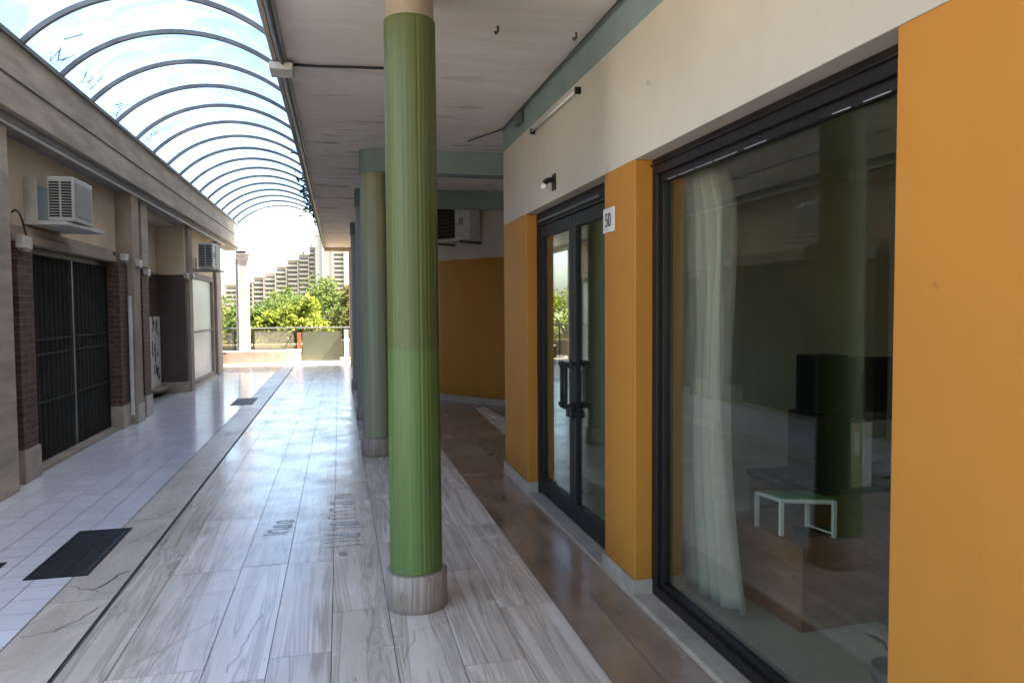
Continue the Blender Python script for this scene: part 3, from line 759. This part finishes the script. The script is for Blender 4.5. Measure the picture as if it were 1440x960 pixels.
tubes('wall_cable', [(-2.90, 7.66, 2.45), (-2.86, 7.64, 2.47), (-2.82, 7.62, 2.44), (-2.79, 7.60, 2.36), (-2.76, 7.58, 2.24), (-2.757, 7.57, 2.10)], .009, 'black_plastic', 'short black cable hanging out of the cream plaster near the gate', 'cable')
tubes('downpipe', [(-2.735, 10.84, .14), (-2.735, 10.84, 1.74)], .026, 'white_paint', 'short white downpipe against the brick past the gate', 'pipe')
# graffiti covered panel in the recess
t = thing('graffiti_panel', (-3.26, 14.4, .14), 'white metal panel sprayed with black graffiti in the brown recess', 'panel')
B(-3.269, -3.235, 14.02, 14.80, .15, 1.43).build('board', 'white_paint', t, .006)
m = MB(); xg = -3.2335
def stroke(y0, z0, y1, z1, th):
    a = Vector((y0, z0)); b = Vector((y1, z1)); tt = (b - a).normalized(); nn = Vector((-tt.y, tt.x)) * th / 2
    q = [a - nn, a + nn, b + nn, b - nn]; k = len(m.f) * 1e-5
    m.face_box([(xg, *p_) for p_ in q] + [(xg + .001 + k, *p_) for p_ in q])
for z in (1.22, .78, .42):
    for k in range(9):
        y = ru(14.10, 14.66); zz = z + ru(-.14, .14)
        if k % 2: stroke(y, zz, y + ru(.06, .16), zz + ru(-.03, .03), ru(.03, .06))
        else: stroke(y, zz - .07, y + ru(-.04, .05), zz + .09, ru(.04, .07))
m.build('graffiti', 'digit_black', t)
B(-3.269, -3.10, 14.0, 14.8, .10, .14).build('ledge', 'concrete_warm', t, .004)

# ------------------------------------------------------------------ vaulted canopy
vc = thing('vaulted_canopy', (-1.45, 7, 3.83), 'arched clear plastic roof on thin grey hoops over the passage', 'canopy')
cxv, hw, rise, zs = -1.46, 1.14, .51, 3.82
Rv = (hw * hw + rise * rise) / (2 * rise); half = math.asin(hw / Rv)
def arc(n=26, dr=0): return [(cxv + (Rv + dr) * math.sin(-half + 2 * half * i / n), zs + rise - Rv + (Rv + dr) * math.cos(-half + 2 * half * i / n)) for i in range(n + 1)]
ys = [7.16 + .915 * k for k in range(-3, 16)]
for i, y in enumerate(ys):
    a, b = arc(26, -.028), arc(26, .012); m = MB()
    for k in range(26):
        q = [a[k], a[k + 1], b[k + 1], b[k]]
        m.face_box([(x, y - .022, z) for x, z in q] + [(x, y + .022, z) for x, z in q])
    m.build('hoop', 'hoop_metal', vc, smooth=False)
    if i < len(ys) - 1:
        m = MB(); nb = 26; ns = 3; y0, y1 = y + .02, ys[i + 1] - .02
        for j in range(ns + 1):
            yy = y0 + (y1 - y0) * j / ns
            for k, (x, z) in enumerate(arc(nb, .014)):
                sag = .006 * math.sin(j / ns * PI) * math.sin(k * .7 + i)
                m.v.append((x, yy, z + sag))
        for j in range(ns):
            for k in range(nb):
                c0 = j * (nb + 1) + k; m.f.append((c0, c0 + 1, c0 + nb + 2, c0 + nb + 1))
        m.build('roof_panel', 'vault_sheet', vc, smooth=True)
for x in (cxv - hw, cxv + hw): B(x - .025, x + .025, ys[0], ys[-1], zs - .03, zs + .012).build('edge_rail', 'hoop_metal', vc)
# wind-blown twigs and leaves caught on the sheeting
def litter(x, y, n, spread, lab, grp):
    m = MB()
    for k in range(n):
        a = ru(0, 2 * PI); L = ru(.04, .16)
        px, py = x + abs(random.gauss(0, spread)) * .8, y + random.gauss(0, spread)
        xx = [px, px + L * math.cos(a) * .5, px + L * math.cos(a)]; yy_ = [py, py + L * math.sin(a) * .5 + ru(-.02, .02), py + L * math.sin(a)]
        P = []
        for u, v in zip(xx, yy_):
            u = max(cxv - hw + .01, min(cxv + hw - .01, u))
            P.append((u, v, zs + rise - Rv + math.sqrt((Rv + .026) ** 2 - (u - cxv) ** 2)))
        m.tube(P, ru(.002, .006), 4)
    return tag(m.build('dry_twigs', 'leaf_litter'), lab, 'twigs', grp)
for (x, y, n, s_), lab in zip([(-2.56, 7.75, 7, .09), (-2.56, 8.65, 10, .10), (-2.57, 9.75, 6, .08), (-2.56, 11.15, 9, .14)],
        ['dry twigs caught on the canopy between the first two full hoops', 'thick tuft of dry twigs caught on the canopy above the first air conditioner', 'thin wisp of dry twigs caught on the canopy between two denser tufts', 'widest scatter of dry twigs caught on the canopy, farthest along']):
    litter(x, y, n, s_, lab, 'dry twigs on the canopy')
m = MB()
for k in range(420):
    y = min(20, max(10.2, random.gauss(15.2, 2.4))); a = Vector((-.42 - abs(random.gauss(0, .07)) * (1 + max(0, 1 - abs(y - 16) / 3)), y, ru(3.42, 3.9)))
    u = Vector((ru(-1, 1), ru(-1, 1), ru(-1, 1))).normalized(); v = u.cross(Vector((ru(-1, 1), ru(-1, 1), ru(-1, 1)))).normalized(); s_ = ru(.02, .055)
    m.quad(a - u * s_ - v * s_ * .35, a + u * s_ - v * s_ * .35, a + u * s_ + v * s_ * .35, a - u * s_ + v * s_ * .35)
cp = tag(m.build('creeper_foliage', 'creeper_leaf'), 'dark weedy creeper growing along the portico edge under the canopy', 'creeper')
mm = MB()
for k in range(8):
    y = 11 + k * 1.1; mm.tube([(-.41, y, 3.6), (-.43, y + .4, 3.66 + ru(-.1, .1)), (-.42, y + 1.0, 3.62 + ru(-.1, .1))], .006, 5)
mm.build('stem', 'bark', cp)

# ------------------------------------------------------------------ inside the shop
# curtain: gathered voile sheet
def curtain():
    m = MB(); nz, ny = 30, 60
    for j in range(nz + 1):
        t = j / nz; z = .05 + 2.2 * t
        yl = 3.95 - .12 * t; yr = 3.15 + .21 * t + .05 * math.sin(t * 5)
        if t > .9: yr += (t - .9) * .6
        for i in range(ny + 1):
            s_ = i / ny; y = yl + (yr - yl) * s_
            x = 1.86 + .05 * math.sin(s_ * 26 + 9 * s_ * s_ + 1.3 * math.sin(t * 3)) * (.5 + .5 * (1 - t * .3)) + .015 * math.sin(s_ * 71 + t * 4)
            m.v.append((x, y, z + .02 * math.sin(s_ * 9) * (1 - t)))
    for j in range(nz):
        for i in range(ny):
            c0 = j * (ny + 1) + i; m.f.append((c0, c0 + 1, c0 + ny + 2, c0 + ny + 1))
    return m
c = curtain().build('window_curtain', 'curtain', smooth=True); sm = c.modifiers.new('Solidify', 'SOLIDIFY'); sm.thickness = .003
tag(c, 'pleated white voile curtain hanging inside the shop window', 'curtain')
# low brown cabinet
t = thing('low_cabinet', (2.45, 3.35, 0), 'low brown wooden cabinet inside the shop window', 'cabinet')
def rbox(cx, cy, sx, sy, z0, z1, rot): return MB().obox((cx, cy, (z0 + z1) / 2), (sx, sy, z1 - z0), rot)
rot = R(4)
rbox(2.50, 3.36, .84, .60, .004, .395, rot).build('carcass', 'wood_brown', t, .004)
rbox(2.50, 3.36, .88, .64, .396, .42, rot).build('top', 'wood_brown', t, .004)
# white framed stand with green top
t = thing('display_stand', (2.25, 3.36, .42), 'small white framed stand with green top on the brown cabinet', 'stand')
cs = [(2.10, 3.20), (2.33, 3.11), (2.30, 3.28), (2.07, 3.37)]
m = MB()
for x, y in cs: m.box(x - .009, x + .009, y - .009, y + .009, .421, .60)
for i in range(4):
    a, b = Vector(cs[i]), Vector(cs[(i + 1) % 4]); m.tube([(*a, .592), (*b, .592)], .010, 4)
m.tube([(*cs[1], .432), (*cs[2], .432)], .009, 4)
m.build('frame', 'white_paint', t)
MB().prism([(x, y) for x, y in cs], .603, .610).build('top', 'green_board', t)
tag(rbox(2.27, 3.20, .17, .12, .421, .435, -.35).build('dark_book', 'black_plastic', bevel=.002), 'dark flat book lying under the white framed stand', 'book')
# dark counter with black equipment behind
t = thing('dark_counter', (3.2, 3.95, 0), 'dark counter standing behind the brown cabinet in the shop', 'counter')
B(2.62, 4.1, 3.75, 4.35, .005, .44).build('carcass', 'wood_brown', t, .004); B(2.60, 4.12, 3.73, 4.37, .441, .475).build('top', 'brown_metal', t, .003)
t = thing('black_cabinet', (2.7, 3.9, .476), 'tall stepped black cabinet on the dark counter inside the shop', 'cabinet')
B(2.66, 2.90, 3.74, 4.0, .476, .92).build('lower_case', 'black_plastic', t, .006); B(2.70, 2.90, 3.76, 3.98, .921, 1.255).build('upper_case', 'black_plastic', t, .006)
t = thing('computer_screen', (3.2, 4.0, .476), 'wide black screen standing on the dark counter', 'screen')
MB().obox((3.28, 4.06, 1.02), (.66, .04, .40), R(-12)).build('panel', 'black_plastic', t, .006)
MB().obox((3.28, 4.10, .66), (.08, .03, .36), R(-12)).build('neck', 'black_plastic', t); MB().obox((3.28, 4.08, .484), (.26, .18, .014), R(-12)).build('foot', 'black_plastic', t)
for x, mt, lab in ((2.955, 'paper_tan', 'tan ring binder upright on the dark counter'), (3.03, 'paper_white', 'whitish ring binder upright on the dark counter')):
    t = thing('ring_binder', (x, 3.86, .476), lab, 'binder', 'binders on the dark counter')
    B(x - .03, x + .03, 3.75, 3.98, .476, .86).build('cover', mt, t, .004)
    B(x - .018, x + .018, 3.748, 3.7499, .66, .80).build('spine_label', 'paper_white', t)
# potted plant at the glass
t = thing('potted_plant', (1.93, 2.22, .004), 'small dark potted plant on the shop floor close to the glass', 'plant')
MB().lathe([(.055, .005), (.075, .20), (.085, .205), (.088, .25), (.078, .25), (.074, .23)], 1.93, 2.22, 24).build('pot', 'pot_grey', t, smooth=True)
m = MB()
for k in range(7):
    a = k * .9; p0 = Vector((1.93, 2.22, .22)); p1 = p0 + Vector((math.cos(a) * .05, math.sin(a) * .05, ru(.12, .24)))
    m.tube([p0, (p0 + p1) / 2 + Vector((0, 0, .02)), p1], .004, 5)
    u = Vector((math.cos(a), math.sin(a), .4)).normalized(); v = Vector((-math.sin(a), math.cos(a), 0))
    m.quad(p1 - u * .02, p1 + v * .028 + u * .015, p1 + u * .07, p1 - v * .028 + u * .015)
m.build('leaves', 'plant_leaf', t)

# ------------------------------------------------------------------ terrace end
t = thing('glass_railing', (-1, 22.4, 0), 'metal and glass railing closing the terrace at the end', 'railing')
YR = 22.42
MB().tube([(-9.9, YR, 1.0), (4.5, YR, 1.0)], .024, 8).build('handrail', 'grey_metal', t)
for x0, x1, z0, z1, mt in ((-1.06, .055, .02, .89, 'olive_glass'), (-2.38, -1.30, .40, .93, 'clear_panel'), (-3.5, -2.95, .05, .90, 'clear_panel'), (-5.5, -3.56, .05, .9, 'clear_panel'), (.35, 1.6, .02, .89, 'olive_glass'), (1.7, 3.2, .02, .89, 'olive_glass')):
    B(x0, x1, YR - .012, YR + .0, z0, z1).build('panel', mt, t)
for x in (-3.53, -2.92, -2.42, -1.24, .09, .31, 1.65, 3.3, -5.55): B(x - .018, x + .018, YR - .02, YR + .016, .02, .99).build('post', 'dark_metal', t)
MB().tube([(-1.60, YR - .10, .36), (-1.26, YR - .03, .93)], .014, 6).build('brace', 'dark_metal', t)
tag(B(-1.205, -1.10, YR - .06, YR - .022, .02, .86).build('red_post', 'red_paint', bevel=.004), 'short rust red post in front of the railing', 'post')
tag(B(.13, .24, YR - .10, YR - .025, .13, .93).build('white_post', 'white_paint', bevel=.005), 'short white post at the right end of the railing', 'post')
t = tag(merge(B(-3.27, -1.13, 22.05, 22.36, 0, .33), B(-3.30, -1.10, 22.02, 22.38, .331, .375)).build('low_parapet', 'parapet_paint', bevel=.006), 'low white parapet wall below the railing on the left', 'wall')
tag(merge(B(-.0, .45, 22.15, 22.38, 0, .12)).build('low_plinth', 'cream_plaster', bevel=.006), 'small pale plinth under the short white post', 'plinth')
tag(merge(B(-3.28, -3.20, 21.9, 21.98, 0, .30), B(-3.30, -3.10, 21.88, 22.0, .301, .34)).build('iron_bollard', 'dark_metal', bevel=.004), 'short dark bollard beside the low white parapet', 'bollard')
t = thing('white_pillar', (-2.66, 22.25, .376), 'tall white pillar standing on the low white parapet', 'pillar')
B(-2.77, -2.50, 22.09, 22.34, .376, 3.0).build('shaft', 'parapet_paint', t, .006)
MB().face_box([(-2.80, 22.08, 2.95), (-2.49, 22.08, 2.85), (-2.49, 22.35, 2.85), (-2.80, 22.35, 2.95), (-2.82, 22.06, 3.12), (-2.42, 22.06, 3.12), (-2.42, 22.37, 3.12), (-2.82, 22.37, 3.12)]).build('head', 'parapet_paint', t, .004)
B(-2.80, -2.55, 22.10, 22.33, 3.121, 3.19).build('cap', 'dark_metal', t)
MB().tube([(-2.81, 22.2, .4), (-2.81, 22.2, 3.0)], .035, 8).build('shade_strip', 'galv', t)  # grey tube put in for the shade on the pillar's left face

# ------------------------------------------------------------------ beyond the terrace
tag(merge(B(-18, -1.15, 27.5, 27.9, -4, .22), B(-18.05, -1.1, 27.45, 27.95, .221, .30)).build('garden_wall', 'tan_wall'), 'tan garden wall beyond the terrace railing', 'wall')
tag(merge(B(-1.05, 9, 30.5, 30.9, -4, .30)).build('retaining_wall', 'tan_wall'), 'lower tan wall behind the olive glass panel', 'wall')
def tree(x, y, top, r, mat, label, dens=1.0, squash=1.0):
    zb = -4.0
    t = thing('leafy_tree', (x, y, zb), label, 'tree', 'trees beyond the terrace')
    hz = r * 1.05 * squash; cz = top - hz
    m = MB(); tp = Vector((x + ru(-.2, .2), y, cz))
    m.tube([(x, y, zb), (x + ru(-.1, .1), y, (zb + cz) / 2), tp], .16, 8, .09)
    tips = []
    for k in range(7):
        a = k * 2 * PI / 7 + ru(-.3, .3); q = tp + Vector((math.cos(a) * r * .65, math.sin(a) * r * .65, ru(-.1, .6) * r)); tips.append(q)
        m.tube([tp - Vector((0, 0, ru(.1, .8))), (tp + q) / 2 + Vector((0, 0, .1)), q], .06, 6, .02)
    m.build('trunk', 'bark', t)
    m = MB(); nc = int(46 * dens * max(1, r / 1.6))
    for k in range(nc):
        dv = Vector((random.gauss(0, 1), random.gauss(0, 1), random.gauss(0, 1))).normalized()
        rad = ru(.45, 1.0) ** .6 * (1 + .16 * math.sin(dv.x * 5 + k) )
        cpt = Vector((x, y, cz)) + Vector((dv.x * r * rad, dv.y * r * rad, dv.z * hz * rad))
        cr = ru(.22, .48) * r * .62
        for q in range(int(80 * dens)):
            o = Vector((random.gauss(0, .5), random.gauss(0, .5), random.gauss(0, .40))) * cr
            u = Vector((ru(-1, 1), ru(-1, 1), ru(-.7, .7))).normalized(); v = u.cross(Vector((ru(-1, 1), ru(-1, 1), ru(-1, 1)))).normalized(); s_ = ru(.07, .15)
            a = cpt + o
            m.quad(a - u * s_, a + v * s_ * .5, a + u * s_, a - v * s_ * .5)
    m.build('crown', mat, t)
tree(-1.75, 36.5, 2.0, 1.45, 'leaf_yellow', 'bright yellow green tree in the middle behind the railing', 1.3)
tree(-3.0, 37, 1.25, 1.1, 'leaf_yellow', 'small yellow green tree left of the brightest tree', 1.1)
tree(-.35, 47, 3.35, 2.2, 'leaf_green', 'tall round green tree below the right tower block', 1.2)
tree(-2.4, 54, 3.3, 2.6, 'leaf_green', 'broad green tree behind the brightest yellow green tree', 1.1)
tree(1.2, 43, 3.0, 1.7, 'leaf_olive', 'olive green tree cut off by the end pier', 1.1)
tree(-5.1, 50, 2.1, 1.9, 'leaf_dark', 'dark green tree just right of the white pillar', 1.1)
tree(-4.0, 45, 1.9, 1.3, 'leaf_dark', 'small dark tree between the pillar and the bright trees', 1.1)
tree(-7.2, 52, 1.9, 1.9, 'leaf_olive', 'olive tree showing between the shop row and the white pillar', 1.0)
tree(-6.9, 40, .6, 1.3, 'leaf_yellow', 'low yellowish tree left of the white pillar', 1.0)
tree(-10.2, 43, 2.6, 2.1, 'leaf_yellow', 'yellow green tree mirrored in the door glass', 1.0)
tree(-8.8, 60, 2.2, 2.6, 'leaf_green', 'far green tree behind the olive trees on the left', .9)
# far apartment blocks: stepped roofs, balcony bands
def block(px0, px1, ztop, Y, wall, label, fl=3.0, depth=14, slab=True):
    k = Y / 1040.0 / math.cos(math.atan(243 / 1040)) * 1.0
    x0, x1 = px0, px1
    t = thing('apartment_block', ((x0 + x1) / 2, Y, -4), label, 'building', 'apartment blocks on the skyline')
    B(x0, x1, Y, Y + depth, -4, ztop).build('wall', wall, t)
    if slab:
        n = int((ztop - 2) / fl)
        for i in range(min(n, 14)):
            z = ztop - 1.2 - i * fl
            wi = (x1 - x0)
            wn = B(x0 + wi * .10, x1 - wi * .10, Y - .2, Y - .02, z - 1.6, z - .25).build('window', 'far_dark', t)
            B(x0 + wi * .03, x1 - wi * .08, Y - 1.6, Y - .21, z - 2.7, z - 1.65).build('balcony', 'far_band', t)
    B(x0 - .4, x1 + .4, Y - .8, Y + depth, ztop + .01, ztop + .8).build('roof', 'far_wall_pink', t)
    B(x0 + (x1 - x0) * .3, x0 + (x1 - x0) * .55, Y + 3, Y + 7, ztop + .81, ztop + 3).build('stair_head', 'far_wall', t)
    B(x1 - (x1 - x0) * .08, x1 + .3, Y - 1.9, Y - .02, -4, ztop - .5).build('side_wall', 'far_wall_pink', t)
Yf = 520
for a, b, z, wl, lab in [(-73, -64.5, 17.5, 'far_wall', 'lowest distant block left of the white pillar'), (-63.5, -55.5, 19, 'far_wall', 'low grey distant block right of the white pillar'),
        (-55, -48.5, 22.5, 'far_wall', 'distant block second step up on the skyline'), (-48, -41, 25.0, 'far_white', 'distant white banded block third step up'),
        (-40.5, -34, 29.5, 'far_wall', 'distant block in the middle of the stepped skyline'), (-33.5, -26.5, 34.0, 'far_wall_pink', 'pinkish distant block next to the taller steps'),
        (-26, -19.5, 37.5, 'far_wall', 'distant block just below the tower step'), (-19, -15.5, 42.5, 'far_wall_pink', 'narrow distant block against the tower')]:
    block(a, b, z, Yf, wl, lab)
block(-15, -10.5, 50.5, Yf - 4, 'far_white', 'tall plain white tower nearest the stepped blocks', slab=False)
block(-10, -4.2, 49.5, Yf - 2, 'far_white', 'second tall plain white tower beside the portico edge', slab=False)
block(-3.6, 4.0, 43, Yf, 'far_white', 'tall banded block seen under the portico end')
# unseen square behind the camera, paved to bounce sunlight into the passage
mq = MB(); rq = []
for i in range(12):
    for k in range(14):
        x0, y0 = -2.0 - 1.6 * (i + 1) - 7.6, -16 + 1.45 * k
        mq.quad((x0 + .005, y0 + .005, 0), (x0 + 1.595, y0 + .005, 0), (x0 + 1.595, y0 + 1.445, 0), (x0 + .005, y0 + 1.445, 0)); rq.append(rc())
tag(mq.build('bounce_paving', 'bounce_stone', rnd=rq), kind='structure')
